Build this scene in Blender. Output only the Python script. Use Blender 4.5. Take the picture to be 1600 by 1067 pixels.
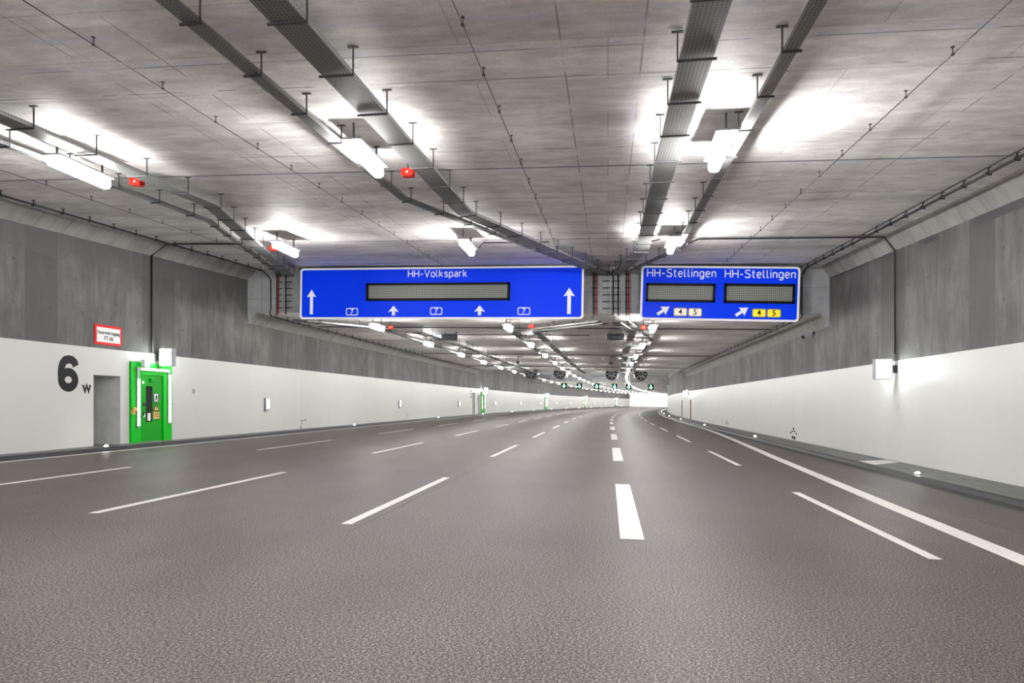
import bpy, bmesh, math, random
from mathutils import Matrix, Vector
random.seed(7)
scn = bpy.context.scene
for o in list(bpy.data.objects): bpy.data.objects.remove(o)
col = scn.collection

# ------------------------------------------------------------------ camera, world, exposure
F = 1100.0                                   # focal length in pixels of the 1600 px frame
TH = math.atan(150/1100.0); CC, SN = math.cos(TH), math.sin(TH)
HZ = 628.0; CAMZ = 1.70
cd = bpy.data.cameras.new('camera'); cam = bpy.data.objects.new('camera', cd); col.objects.link(cam)
cam.location = (0, 0, CAMZ); cam.rotation_euler = (math.pi/2, 0, TH)
cd.sensor_width = 36; cd.lens = F/1600*36; cd.shift_y = (HZ-533.5)/1600; cd.clip_end = 2000; cd.clip_start = .05
scn.camera = cam
scn.view_settings.view_transform = 'Standard'; scn.view_settings.look = 'None'
scn.view_settings.gamma = 1; scn.view_settings.use_curve_mapping = False
scn.view_settings.exposure = 1.05
w = bpy.data.worlds.new('daylight'); scn.world = w; w.use_nodes = True
bg = w.node_tree.nodes['Background']; bg.inputs[0].default_value = (1, .965, .95, 1); bg.inputs[1].default_value = 1.25
LAMP = 74.0                                  # radiance of the ceiling lamps

# ------------------------------------------------------------------ tunnel space: l across, s along, z up
R0, S0, SEND, SBACK = 1104.0, 60.0, 292.0, -30.0
def ang(s): return max(0.0, (s-S0)/R0)
def P(l, s, z):
    if s <= S0: return Vector((l, s, z))
    a = ang(s); return Vector((R0-(R0-l)*math.cos(a), S0+(R0-l)*math.sin(a), z))
LW, RW = -15.65, 8.6
XF = .0177
def zf(l, s): return -XF*l-.0013*max(s, 0)                     # road surface
def zw(l, s): return zf(l, s)+.092                              # walkway
STEP, N0, N1 = 29.0, 82.0, 126.0
def zc(l, s, side=1):
    if s < STEP or (s == STEP and side < 0): return 5.9+.045*max(s, -6)-.02*l
    z = 5.35-.02*l-.0013*s
    if N0 < s < N1 or (s == N0 and side > 0) or (s == N1 and side < 0): z += 1.25
    return z
def face_l(px, S):                                              # across-position of an image column on a cross plane
    a = (px-800)/F; return (a*S*CC-S*SN)/(CC+a*SN)
def face_pt(px, py, S):
    l = face_l(px, S); return l, CAMZ+(HZ-py)/F*(S*CC-l*SN)

# ------------------------------------------------------------------ object helpers
def tag(o, label=None, cat=None, group=None, kind=None):
    if label: o['label'] = label
    if cat: o['category'] = cat
    if group: o['group'] = group
    if kind: o['kind'] = kind
    return o
def empty(name, loc, rz=0, label=None, cat=None, group=None, ry=0):
    o = bpy.data.objects.new(name, None); col.objects.link(o); o.location = loc
    o.rotation_euler = (0, ry, rz); o.empty_display_size = .1
    return tag(o, label, cat, group)
def copy_tree(o, parent=None):
    c = o.copy(); col.objects.link(c); c.parent = parent
    for ch in list(o.children): copy_tree(ch, c)
    return c
class MB:
    def __init__(s): s.v = []; s.f = []; s.uv = []; s.mi = []
    def quad(s, pts, uvs=None, mi=0):
        b = len(s.v); s.v += [tuple(p) for p in pts]; s.f.append(tuple(range(b, b+len(pts))))
        s.uv.append(uvs or [(0, 0)]*len(pts)); s.mi.append(mi)
    def box(s, x0, x1, y0, y1, z0, z1, M=None, mi=0):
        c = [(x, y, z) for x in (x0, x1) for y in (y0, y1) for z in (z0, z1)]
        if M is not None: c = [M @ Vector(p) for p in c]
        b = len(s.v); s.v += [tuple(p) for p in c]
        for f in ((0,1,3,2), (4,6,7,5), (0,4,5,1), (2,3,7,6), (0,2,6,4), (1,5,7,3)):
            s.f.append(tuple(b+i for i in f)); s.uv.append([(0, 0)]*4); s.mi.append(mi)
    def tube(s, pts, r, n=8, cap=True):
        pts = [Vector(p) for p in pts]; b = len(s.v); N = len(pts)
        for i, p in enumerate(pts):
            d = (pts[min(i+1, N-1)]-pts[max(i-1, 0)]).normalized()
            up = Vector((0, 0, 1)) if abs(d.z) < .9 else Vector((1, 0, 0))
            x = d.cross(up).normalized(); y = x.cross(d)
            for k in range(n):
                a = 2*math.pi*k/n; s.v.append(tuple(p+x*(r*math.cos(a))+y*(r*math.sin(a))))
        for i in range(N-1):
            for k in range(n):
                k2 = (k+1) % n
                s.f.append((b+i*n+k, b+i*n+k2, b+(i+1)*n+k2, b+(i+1)*n+k)); s.uv.append([(0, 0)]*4); s.mi.append(0)
        if cap:
            s.f.append(tuple(b+k for k in range(n))[::-1]); s.uv.append([(0, 0)]*n); s.mi.append(0)
            s.f.append(tuple(b+(N-1)*n+k for k in range(n))); s.uv.append([(0, 0)]*n); s.mi.append(0)
    def prism(s, poly, d0, d1, M):          # poly in local x,z ; depth along local y ; M to target space
        n = len(poly); b = len(s.v)
        for d in (d0, d1):
            for x, z in poly: s.v.append(tuple(M @ Vector((x, d, z))))
        s.f.append(tuple(b+i for i in range(n))); s.uv.append([(0, 0)]*n); s.mi.append(0)
        s.f.append(tuple(b+n+i for i in range(n))[::-1]); s.uv.append([(0, 0)]*n); s.mi.append(0)
        for i in range(n):
            j = (i+1) % n; s.f.append((b+j, b+i, b+n+i, b+n+j)); s.uv.append([(0, 0)]*4); s.mi.append(0)
    def lathe(s, prof, n=24, M=Matrix()):   # prof (r, y) about the local y axis
        b = len(s.v)
        for r, y in prof:
            for k in range(n):
                a = 2*math.pi*k/n; s.v.append(tuple(M @ Vector((r*math.cos(a), y, r*math.sin(a)))))
        for i in range(len(prof)-1):
            for k in range(n):
                k2 = (k+1) % n; s.f.append((b+i*n+k, b+i*n+k2, b+(i+1)*n+k2, b+(i+1)*n+k)); s.uv.append([(0, 0)]*4); s.mi.append(0)
    def build(s, name, mat, parent=None, smooth=False, loc=None, fix=True):
        me = bpy.data.meshes.new(name); me.from_pydata(s.v, [], s.f)
        ul = me.uv_layers.new(name='UVMap'); k = 0
        for i, p in enumerate(me.polygons):
            p.material_index = s.mi[i]; p.use_smooth = smooth
            for j in range(p.loop_total): ul.data[p.loop_start+j].uv = s.uv[i][j]
        for m in (mat if isinstance(mat, (list, tuple)) else [mat]): me.materials.append(m)
        if fix:
            bm = bmesh.new(); bm.from_mesh(me); bmesh.ops.recalc_face_normals(bm, faces=bm.faces); bm.to_mesh(me); bm.free()
        o = bpy.data.objects.new(name, me); col.objects.link(o); o.parent = parent
        if loc is not None: o.location = loc
        return o
def rrect(w, h, r, n=6, cx=0, cz=0):
    r = min(r, w/2-1e-4, h/2-1e-4); out = []
    for qx, qz, a0 in ((1, 1, 0), (-1, 1, 90), (-1, -1, 180), (1, -1, 270)):
        for k in range(n+1):
            a = math.radians(a0+90*k/n); out.append((cx+qx*(w/2-r)+r*math.cos(a), cz+qz*(h/2-r)+r*math.sin(a)))
    return out
def text_mesh(body, size, mat, parent, M, name='lettering', align='CENTER', bold=0, sx=1, spacing=1, shear=0):
    cu = bpy.data.curves.new('t', 'FONT'); cu.body = body; cu.size = size; cu.align_x = align; cu.align_y = 'CENTER'
    cu.extrude = .002; cu.offset = bold; cu.space_character = spacing; cu.shear = shear; cu.resolution_u = 6
    ob = bpy.data.objects.new('t', cu); col.objects.link(ob)
    dg = bpy.context.evaluated_depsgraph_get(); me = bpy.data.meshes.new_from_object(ob.evaluated_get(dg))
    bpy.data.objects.remove(ob); bpy.data.curves.remove(cu)
    me.transform(M @ Matrix.Diagonal((sx, 1, 1, 1))); me.materials.clear(); me.materials.append(mat); me.name = name
    o = bpy.data.objects.new(name, me); col.objects.link(o); o.parent = parent
    return o
def arc(cx, cy, rx, ry, a0, a1, n=10, e=1.0):
    out = []
    for k in range(n+1):
        a = math.radians(a0+(a1-a0)*k/n); c_, s_ = math.cos(a), math.sin(a)
        out.append((cx+rx*math.copysign(abs(c_)**e, c_), cy+ry*math.copysign(abs(s_)**e, s_)))
    return out
def ribbon(mb, pts, w, y0, y1, Mx, closed=False):
    pts = [Vector(p) for p in pts]; n = len(pts); ed = []
    for i in range(n):
        a = pts[i-1] if (i or closed) else pts[0]; b = pts[(i+1) % n] if (i < n-1 or closed) else pts[-1]
        d0 = (pts[i]-a) if (pts[i]-a).length > 1e-6 else (b-pts[i]); d1 = (b-pts[i]) if (b-pts[i]).length > 1e-6 else d0
        d0 = d0.normalized(); d1 = d1.normalized(); t = (d0+d1).normalized(); nr = Vector((-t.y, t.x)); k = w/2/max(.45, t.dot(d0)); ed.append((pts[i]+nr*k, pts[i]-nr*k))
    for i in range(n if closed else n-1):
        (a, b), (c, d) = ed[i], ed[(i+1) % n]
        F_ = lambda p, y: Mx @ Vector((p.x, y, p.y))
        mb.quad([F_(a, y0), F_(c, y0), F_(d, y0), F_(b, y0)]); mb.quad([F_(a, y0), F_(c, y0), F_(c, y1), F_(a, y1)]); mb.quad([F_(b, y0), F_(d, y0), F_(d, y1), F_(b, y1)])
BOWL = lambda: (arc(.21, .36, .21, .36, 0, 360, 24, .82)[:-1], True)
GL = {'H': (.56, [[(0,0),(0,1)], [(.56,0),(.56,1)], [(0,.5),(.56,.5)]]), '-': (.30, [[(0,.42),(.30,.42)]]), 'V': (.60, [[(0,1),(.30,.03),(.60,1)]]),
 'o': (.42, [BOWL()]), 'l': (.16, [[(0,1),(0,.16),(.03,.06),(.10,.02),(.17,.02)]]), 'k': (.42, [[(0,0),(0,1)], [(.38,.72),(.02,.28)], [(.13,.42),(.42,0)]]),
 's': (.38, [[(.36,.60),(.28,.70),(.12,.71),(.03,.62),(.04,.47),(.14,.40),(.26,.37),(.37,.28),(.37,.13),(.28,.02),(.12,.01),(0,.11)]]),
 'p': (.42, [[(0,.72),(0,-.28)], BOWL()]), 'a': (.38, [[(.03,.62),(.12,.71),(.26,.71),(.37,.60),(.37,0)], [(.37,.41),(.14,.41),(.02,.33),(.0,.2),(.03,.07),(.14,.01),(.26,.02),(.37,.11)]]),
 'r': (.28, [[(0,0),(0,.72)], [(0,.5),(.06,.65),(.16,.71),(.28,.69)]]),
 'S': (.54, [[(.52,.86),(.40,.98),(.18,.99),(.04,.88),(.03,.70),(.14,.58),(.40,.47),(.53,.34),(.52,.14),(.38,.01),(.14,.01),(-.01,.14)]]),
 't': (.26, [[(.08,.96),(.08,.16),(.13,.04),(.26,.02)], [(-.05,.70),(.26,.70)]]),
 'e': (.42, [[(.0,.38),(.42,.38)], arc(.21, .36, .21, .36, 4, 318, 20, .85)]), 'i': (.02, [[(0,0),(0,.72)], [(0,.88),(0,1.02)]]),
 'n': (.38, [[(0,0),(0,.72)], [(0,.5),(.06,.64),(.18,.71),(.30,.69),(.38,.58),(.38,0)]]),
 'g': (.42, [BOWL(), [(.42,.72),(.42,-.12),(.34,-.25),(.18,-.28),(.04,-.22)]])}
def stroke_text(body, capz, x, z, parent, mat, y=-.012, weight=.135, gap=.235, width=None):
    tot = sum(GL[c][0] for c in body)+gap*(len(body)-1); sx = (width/capz/tot) if width else 1; cur = -tot/2; mb = MB()
    for c in body:
        a, st = GL[c]
        for q in st:
            pts, cl = q if isinstance(q, tuple) else (q, False)
            ribbon(mb, [((cur+px)*capz*sx, (py-.5)*capz) for px, py in pts], weight*capz, y, y+.006, T((x, 0, z)), cl)
        cur += a+gap
    return mb.build('lettering', mat, parent)
T = Matrix.Translation
def M_face(x=0, y=0, z=0):                    # text facing -y
    return Matrix.Translation((x, y, z)) @ Matrix(((1,0,0,0), (0,0,-1,0), (0,1,0,0), (0,0,0,1)))
def M_left(x=0, y=0, z=0):                    # text on the left wall, facing +x
    return Matrix.Translation((x, y, z)) @ Matrix(((0,0,1,0), (1,0,0,0), (0,1,0,0), (0,0,0,1)))
def M_right(x=0, y=0, z=0):
    return Matrix.Translation((x, y, z)) @ Matrix(((0,0,-1,0), (-1,0,0,0), (0,1,0,0), (0,0,0,1)))
def PM_left(x=0, y=0, z=0):                   # prism local (x,y,z) -> wall plane: x->+y, depth y->-x, z->z
    return Matrix.Translation((x, y, z)) @ Matrix(((0,-1,0,0), (1,0,0,0), (0,0,1,0), (0,0,0,1)))
T = Matrix.Translation
ORD = 'first second third fourth fifth sixth seventh eighth ninth tenth eleventh twelfth thirteenth fourteenth fifteenth sixteenth seventeenth eighteenth nineteenth twentieth twenty-first twenty-second twenty-third twenty-fourth twenty-fifth twenty-sixth twenty-seventh twenty-eighth twenty-ninth thirtieth'.split()

# ------------------------------------------------------------------ materials
class NB:
    def __init__(s, name):
        s.m = bpy.data.materials.new(name); s.m.use_nodes = True; s.nt = s.m.node_tree
        s.b = s.nt.nodes['Principled BSDF']
    def node(s, t, **kw):
        n = s.nt.nodes.new(t)
        for k, v in kw.items(): setattr(n, k, v)
        return n
    def put(s, sock, v):
        if isinstance(v, bpy.types.NodeSocket): s.nt.links.new(v, sock)
        else: sock.default_value = v
    def math(s, op, a, b=None, c=None, clamp=False):
        n = s.node('ShaderNodeMath', operation=op, use_clamp=clamp); s.put(n.inputs[0], a)
        if b is not None: s.put(n.inputs[1], b)
        if c is not None: s.put(n.inputs[2], c)
        return n.outputs[0]
    def uv(s):
        t = s.node('ShaderNodeUVMap'); t.uv_map = 'UVMap'; x = s.node('ShaderNodeSeparateXYZ'); s.put(x.inputs[0], t.outputs[0])
        return t.outputs[0], x.outputs[0], x.outputs[1]
    def vec(s, x, y, z=0):
        n = s.node('ShaderNodeCombineXYZ'); s.put(n.inputs[0], x); s.put(n.inputs[1], y); s.put(n.inputs[2], z); return n.outputs[0]
    def scale(s, v, xyz):
        n = s.node('ShaderNodeVectorMath', operation='MULTIPLY'); s.put(n.inputs[0], v); n.inputs[1].default_value = xyz; return n.outputs[0]
    def noise(s, v, sc, det=4, rough=.55, dist=0):
        n = s.node('ShaderNodeTexNoise'); s.put(n.inputs['Vector'], v); n.inputs['Scale'].default_value = sc
        n.inputs['Detail'].default_value = det; n.inputs['Roughness'].default_value = rough; n.inputs['Distortion'].default_value = dist
        return n.outputs[0]
    def wn(s, v):
        n = s.node('ShaderNodeTexWhiteNoise', noise_dimensions='2D'); s.put(n.inputs['Vector'], v); return n.outputs[0]
    def ramp(s, f, *st):
        n = s.node('ShaderNodeValToRGB'); s.put(n.inputs[0], f); e = n.color_ramp.elements
        while len(e) > 1: e.remove(e[-1])
        for i, (p, c) in enumerate(st):
            x = e[0] if i == 0 else e.new(p); x.position = p; x.color = (c, c, c, 1) if not isinstance(c, tuple) else (*c, 1)
        return n.outputs[0]
    def mix(s, f, a, b, mode='MIX'):
        n = s.node('ShaderNodeMix', data_type='RGBA', blend_type=mode); s.put(n.inputs[0], f)
        for i, v in ((6, a), (7, b)):
            if isinstance(v, tuple) and len(v) == 3: v = (*v, 1)
            s.put(n.inputs[i], v)
        return n.outputs[2]
    def lines(s, x, vals, hw):
        m = None
        for a in vals:
            d = s.math('ABSOLUTE', s.math('SUBTRACT', x, a)); m = d if m is None else s.math('MINIMUM', m, d)
        return s.math('LESS_THAN', m, hw)
    def bands(s, x, ivs):
        m = None
        for a, b in ivs:
            d = s.math('LESS_THAN', s.math('ABSOLUTE', s.math('SUBTRACT', x, (a+b)/2)), (b-a)/2); m = d if m is None else s.math('MAXIMUM', m, d)
        return m
    def gray(s, v):
        n = s.node('ShaderNodeCombineColor'); 
        for i in range(3): s.put(n.inputs[i], v)
        return n.outputs[0]
    def bump(s, h, st, dist=.01):
        n = s.node('ShaderNodeBump'); n.inputs['Strength'].default_value = st; n.inputs['Distance'].default_value = dist
        s.put(n.inputs['Height'], h); s.nt.links.new(n.outputs[0], s.b.inputs['Normal'])
    def base(s, c, rough=.8):
        s.put(s.b.inputs['Base Color'], c if not (isinstance(c, tuple) and len(c) == 3) else (*c, 1)); s.put(s.b.inputs['Roughness'], rough); return s.m
def plain(name, c, rough=.6, metal=0, var=.08, sc=6):
    n = NB(name); tc = n.node('ShaderNodeTexCoord').outputs['Object']
    f = n.ramp(n.noise(tc, sc, 3), (.3, 1-var), (.7, 1+0*var)); n.b.inputs['Metallic'].default_value = metal
    return n.base(n.mix(1.0, c, f, 'MULTIPLY'), rough)
def enamel(name, c, lit=0.0, rough=.45):
    m = plain(name, c, rough, var=.03); b = m.node_tree.nodes['Principled BSDF']; b.inputs['Specular IOR Level'].default_value = .15
    if lit: b.inputs['Emission Color'].default_value = (*c, 1); b.inputs['Emission Strength'].default_value = lit     # internally lit sign
    return m
def glow(name, c, st):
    n = NB(name); n.b.inputs['Emission Color'].default_value = (*c, 1); n.b.inputs['Emission Strength'].default_value = st
    return n.base((.8, .8, .8), .4)

def concrete(kind, left=False):
    n = NB('concrete_'+kind); uv, u, v = n.uv()
    if kind == 'ceiling':
        big = n.ramp(n.noise(n.scale(uv, (.55, .16, 1)), 1.6, 6, .62, .4), (.28, .60), (.5, .98), (.70, 1.2))
        med = n.ramp(n.noise(n.scale(uv, (1.0, .35, 1)), 5, 6, .65), (.3, .76), (.7, 1.12))
        fine = n.ramp(n.noise(uv, 22, 3, .6), (.3, .93), (.7, 1.05))
        brk = n.node('ShaderNodeTexBrick'); n.put(brk.inputs['Vector'], n.vec(v, u)); brk.offset = .37
        for k, x in (('Scale', 1.0), ('Mortar Size', .011), ('Mortar Smooth', .1), ('Brick Width', 5.2), ('Row Height', 1.28)): brk.inputs[k].default_value = x
        brk.inputs['Color1'].default_value = (1, 1, 1, 1); brk.inputs['Color2'].default_value = (.88, .88, .88, 1); brk.inputs['Mortar'].default_value = (.72, .72, .72, 1)
        c = n.mix(1, (.92, .885, .865), big, 'MULTIPLY'); c = n.mix(1, c, med, 'MULTIPLY'); c = n.mix(1, c, fine, 'MULTIPLY')
        c = n.mix(1, c, brk.outputs[0], 'MULTIPLY')
        thin = n.math('MAXIMUM', n.lines(u, [9.2, 10.1, 13.4, 17.2, 20.1, 34.4, 43.2, 53.7, 72, 91, 110, 129], .018), n.lines(v, [-13.2, -7.3, -6.1, -.6, .45, .95, 5.6], .013))
        br = n.ramp(n.noise(n.scale(uv, (.5, .5, 1)), 2.5, 2), (.42, 0), (.5, 1))
        c = n.mix(n.math('MULTIPLY', n.math('MULTIPLY', thin, br), .55), c, (.10, .10, .10))
        joint = n.lines(u, [14.62, 22.7, 53.9, 73, 92, 111], .05)
        c = n.mix(n.math('MULTIPLY', joint, .75), c, (.09, .095, .10))
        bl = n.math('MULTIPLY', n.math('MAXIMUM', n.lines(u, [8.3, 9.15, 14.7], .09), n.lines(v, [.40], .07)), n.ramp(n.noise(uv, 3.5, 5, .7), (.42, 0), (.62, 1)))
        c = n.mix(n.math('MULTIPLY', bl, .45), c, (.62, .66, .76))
        n.bump(n.noise(uv, 9, 5), .25, .02); return n.base(c, .62)
    if kind == 'wall':
        seg = n.math('FLOOR', n.math('DIVIDE', u, 1.24)); tone = n.ramp(n.wn(n.vec(seg, 3.3)), (0, .72), (.35, .95), (1, 1.08))
        seam = n.math('LESS_THAN', n.math('ABSOLUTE', n.math('SUBTRACT', n.math('FRACT', n.math('DIVIDE', u, 2.48)), .5)), .005)
        streak = n.ramp(n.noise(n.scale(uv, (2.2, .35, 1)), 2.2, 6, .6, .3), (.28, .62), (.72, 1.12))
        fine = n.ramp(n.noise(uv, 14, 4, .6), (.3, .88), (.7, 1.06))
        top = n.ramp(n.noise(n.scale(uv, (1, .7, 1)), 1.1, 5), (.38, .7), (.62, 1.05))
        # tie holes
        fu = n.math('SUBTRACT', n.math('FRACT', n.math('DIVIDE', u, 1.24)), .5); fv = n.math('SUBTRACT', n.math('FRACT', n.math('DIVIDE', v, 1.15)), .5)
        d = n.math('SQRT', n.math('ADD', n.math('POWER', n.math('MULTIPLY', fu, 1.24), 2), n.math('POWER', n.math('MULTIPLY', fv, 1.15), 2)))
        hole = n.math('LESS_THAN', d, .045)
        patch = n.bands(u, [(17.1, 18.25), (21.95, 23.75), (31.3, 32.4), (34.9, 36.4), (46, 48), (57.6, 60.1), (66, 69), (84, 86), (93, 97), (108, 112)])
        c = n.mix(1, (.138, .131, .126), streak, 'MULTIPLY'); c = n.mix(1, c, fine, 'MULTIPLY'); c = n.mix(1, c, top, 'MULTIPLY'); c = n.mix(1, c, tone, 'MULTIPLY')
        c = n.mix(n.math('MULTIPLY', patch, .8), c, (.062, .059, .057))
        c = n.mix(n.math('MULTIPLY', seam, .5), c, (.06, .06, .06)); c = n.mix(n.math('MULTIPLY', hole, .75), c, (.05, .05, .05))
        c = n.mix(n.math('MULTIPLY', n.lines(u, [22.5, 34.5, 53.3, 72.3], .018), .85), c, (.03, .03, .03))
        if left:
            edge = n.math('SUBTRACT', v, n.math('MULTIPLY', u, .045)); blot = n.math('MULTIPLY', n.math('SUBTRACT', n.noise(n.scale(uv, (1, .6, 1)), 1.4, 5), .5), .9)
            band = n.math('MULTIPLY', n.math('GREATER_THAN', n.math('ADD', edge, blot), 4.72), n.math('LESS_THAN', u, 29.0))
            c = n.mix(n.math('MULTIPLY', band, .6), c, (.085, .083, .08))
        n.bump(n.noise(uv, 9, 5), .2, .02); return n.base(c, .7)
    if kind == 'haunch':
        st = n.ramp(n.noise(n.scale(uv, (1.6, .5, 1)), 1.5, 6, .65, .5), (.3, .6), (.5, .9), (.7, 1.1))
        c = n.mix(1, (.29, .28, .268), st, 'MULTIPLY')
        c = n.mix(n.math('MULTIPLY', n.math('LESS_THAN', n.math('FRACT', n.math('DIVIDE', u, 2.48)), .01), .5), c, (.08, .08, .08))
        return n.base(c, .7)
    if kind == 'face':
        fine = n.ramp(n.noise(uv, 1.2, 6, .65), (.3, .65), (.7, 1.1))
        brk = n.node('ShaderNodeTexBrick'); n.put(brk.inputs['Vector'], uv); brk.offset = 0
        for k, x in (('Scale', 1.0), ('Mortar Size', .012), ('Brick Width', 1.25), ('Row Height', 1.24)): brk.inputs[k].default_value = x
        brk.inputs['Color1'].default_value = (1, 1, 1, 1); brk.inputs['Color2'].default_value = (.8, .8, .8, 1); brk.inputs['Mortar'].default_value = (.55, .55, .55, 1)
        return n.base(n.mix(1, n.mix(1, (.50, .51, .53), fine, 'MULTIPLY'), brk.outputs[0], 'MULTIPLY'), .7)
def m_paint():
    n = NB('white_wall_coating'); uv, u, v = n.uv()
    st = n.ramp(n.noise(n.scale(uv, (1.2, .5, 1)), .8, 4), (.3, .965), (.7, 1.0)); sp = n.ramp(n.noise(uv, 30, 2), (.3, .98), (.7, 1.0))
    c = n.mix(1, n.mix(1, (.50, .497, .472), st, 'MULTIPLY'), sp, 'MULTIPLY')
    c = n.mix(n.math('MULTIPLY', n.lines(u, [34.5, 53.3, 72.3, 91], .012), .6), c, (.25, .25, .24))
    n.b.inputs['Specular IOR Level'].default_value = .5
    return n.base(c, .42)
def m_asphalt():
    n = NB('asphalt'); uv, u, v = n.uv()
    a = n.noise(uv, 50, 3, .85); b = n.noise(uv, 150, 1, .5)
    sp = n.ramp(n.math('ADD', n.math('MULTIPLY', a, .7), n.math('MULTIPLY', b, .3)), (.41, .02), (.475, .28), (.52, .95), (.575, 3.5))
    big = n.ramp(n.noise(n.scale(uv, (.12, .8, 1)), 1.0, 4), (.3, .86), (.7, 1.08))
    big2 = n.ramp(n.noise(uv, .55, 4), (.3, .86), (.7, 1.08))
    c = n.mix(1, n.mix(1, (.088, .072, .065), big, 'MULTIPLY'), big2, 'MULTIPLY'); c = n.mix(1, c, sp, 'MULTIPLY')
    right = n.math('GREATER_THAN', v, 5.62)
    c = n.mix(n.math('MULTIPLY', right, .5), c, n.mix(1, c, (.62, .6, .68), 'MULTIPLY'))
    wig = n.math('ADD', v, n.math('MULTIPLY', n.math('SUBTRACT', n.noise(uv, .8, 3), .5), .05))
    c = n.mix(n.math('MULTIPLY', n.math('MULTIPLY', n.lines(wig, [-3.27, 5.62], .013), n.math('GREATER_THAN', u, 8.6)), .8), c, (.02, .018, .018))
    n.bump(a, .12, .004); n.b.inputs['Specular IOR Level'].default_value = .3
    return n.base(c, .52)
def m_walk():
    n = NB('walkway_concrete'); uv, u, v = n.uv()
    fine = n.ramp(n.noise(n.scale(uv, (.4, 2, 1)), 3, 6, .65), (.3, .6), (.7, 1.1))
    c = n.mix(1, (.135, .14, .13), fine, 'MULTIPLY')
    c = n.mix(n.math('MULTIPLY', n.math('LESS_THAN', n.math('FRACT', n.math('DIVIDE', u, 2.5)), .008), .7), c, (.03, .03, .03))
    c = n.mix(n.math('MULTIPLY', n.lines(v, [7.75, -15.2], .02), .7), c, (.03, .03, .03))
    return n.base(c, .6)
def m_curb():
    n = NB('dark_curb'); uv, u, v = n.uv()
    return n.base(n.mix(1, (.008, .0085, .008), n.ramp(n.noise(uv, 6, 4), (.3, .6), (.7, 1.5)), 'MULTIPLY'), .6)
def m_tray():
    n = NB('perforated_galvanised_steel'); uv, u, v = n.uv()
    fu = n.math('ABSOLUTE', n.math('SUBTRACT', n.math('FRACT', n.math('DIVIDE', u, .062)), .5)); fv = n.math('ABSOLUTE', n.math('SUBTRACT', n.math('FRACT', n.math('DIVIDE', v, .05)), .5))
    slot = n.math('MULTIPLY', n.math('LESS_THAN', fu, .27), n.math('LESS_THAN', fv, .16))
    n.b.inputs['Metallic'].default_value = .25
    return n.base(n.mix(n.math('MULTIPLY', slot, .8), (.21, .21, .205), (.02, .02, .02)), .5)
def m_led():
    n = NB('led_matrix_screen'); tc = n.node('ShaderNodeTexCoord').outputs['Object']; x = n.node('ShaderNodeSeparateXYZ'); n.put(x.inputs[0], tc)
    fu = n.math('ABSOLUTE', n.math('SUBTRACT', n.math('FRACT', n.math('DIVIDE', x.outputs[0], .07)), .5)); fv = n.math('ABSOLUTE', n.math('SUBTRACT', n.math('FRACT', n.math('DIVIDE', x.outputs[2], .07)), .5))
    dot = n.math('LESS_THAN', n.math('ADD', fu, fv), .42)
    return n.base(n.mix(dot, (.14, .15, .125), (.40, .43, .36)), .4)
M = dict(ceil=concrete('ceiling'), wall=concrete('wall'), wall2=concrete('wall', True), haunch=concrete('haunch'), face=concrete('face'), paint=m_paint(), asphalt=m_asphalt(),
    walk=m_walk(), curb=m_curb(), tray=m_tray(), led=m_led(),
    mark=plain('white_road_paint', (.68, .65, .62), .6, var=.14, sc=14), steel=plain('galvanised_steel', (.30, .30, .29), .45, .5),
    dark=plain('dark_steel', (.035, .035, .037), .5), cable=plain('black_cable', (.012, .012, .013), .5), red=plain('red_cable', (.42, .035, .03), .5),
    redbox=enamel('red_plastic', (.55, .012, .005)), white=plain('white_enamel', (.86, .86, .86), .4, var=.03), blue=enamel('lit_blue_sign_face', (.0, .045, .93), .08), signwhite=enamel('lit_white_sign_face', (.85, .85, .85), .1),
    black=enamel('black_paint', (.006, .006, .007)), green=enamel('green_enamel', (.0, .44, .012)), green2=enamel('green_door_leaf', (.0, .30, .006)),
    yellow=enamel('yellow_enamel', (.9, .76, .04), .2), yellow_overexposed=enamel('overexposed_yellow_enamel', (.86, .78, .66), .2), orange=plain('orange_enamel', (.75, .42, .12), .5),  # the paler plate colour is yellow with overexposure painted in
    grey=plain('grey_housing', (.22, .225, .23), .5), glass=plain('dark_glass', (.006, .006, .008), .08, var=0), signred=enamel('red_sign_border', (.68, .01, .01)), pale=plain('pale_sign_face', (.72, .73, .70), .5, var=.03),
    faint=plain('faded_grey_lettering', (.5, .5, .49), .5), wallgrey=plain('reveal_concrete', (.60, .61, .60), .75, var=.15, sc=3), brown=plain('rusty_brown_reveal', (.30, .20, .10), .7),
    lamp=glow('lamp_diffuser', (1, .985, .96), LAMP), lamp2=glow('bright_lamp_diffuser', (1, .985, .98), LAMP*2.0), boxglow=glow('sign_box_light', (.90, 1, .99), 16.0), strip=glow('led_strip', (.9, 1, .95), 2.6), small=glow('wall_lamp_light', (.9, 1, .97), 4.0),
    stud=glow('kerb_light', (1, .98, .95), 40.0), arrow=glow('green_signal', (.1, 1, .45), 6.0), ground=plain('outside_ground', (.5, .49, .47), .8))

# ------------------------------------------------------------------ the tunnel shell
def srange(a, b, extra=(), step=2.0):
    n = max(1, int(math.ceil((b-a)/step))); out = set(round(a+(b-a)*i/n, 4) for i in range(n+1))
    for e in extra:
        if a < e < b: out.add(e)
    return sorted(out)
def strip(mb, ss, f0, f1, v0, v1, mi=0, div=1):
    """surface between two edge functions f(s)->(l,z)"""
    for a, b in zip(ss[:-1], ss[1:]):
        for k in range(div):
            t0, t1 = k/div, (k+1)/div
            def pt(s, t, sd):
                l0, z0 = f0(s, sd); l1, z1 = f1(s, sd); return P(l0+(l1-l0)*t, s, z0+(z1-z0)*t)
            V0, V1 = v0+(v1-v0)*t0, v0+(v1-v0)*t1
            mb.quad([pt(a, t0, 1), pt(b, t0, -1), pt(b, t1, -1), pt(a, t1, 1)], [(a, V0), (b, V0), (b, V1), (a, V1)], mi)
BR = (STEP, N0, N1)
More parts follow.
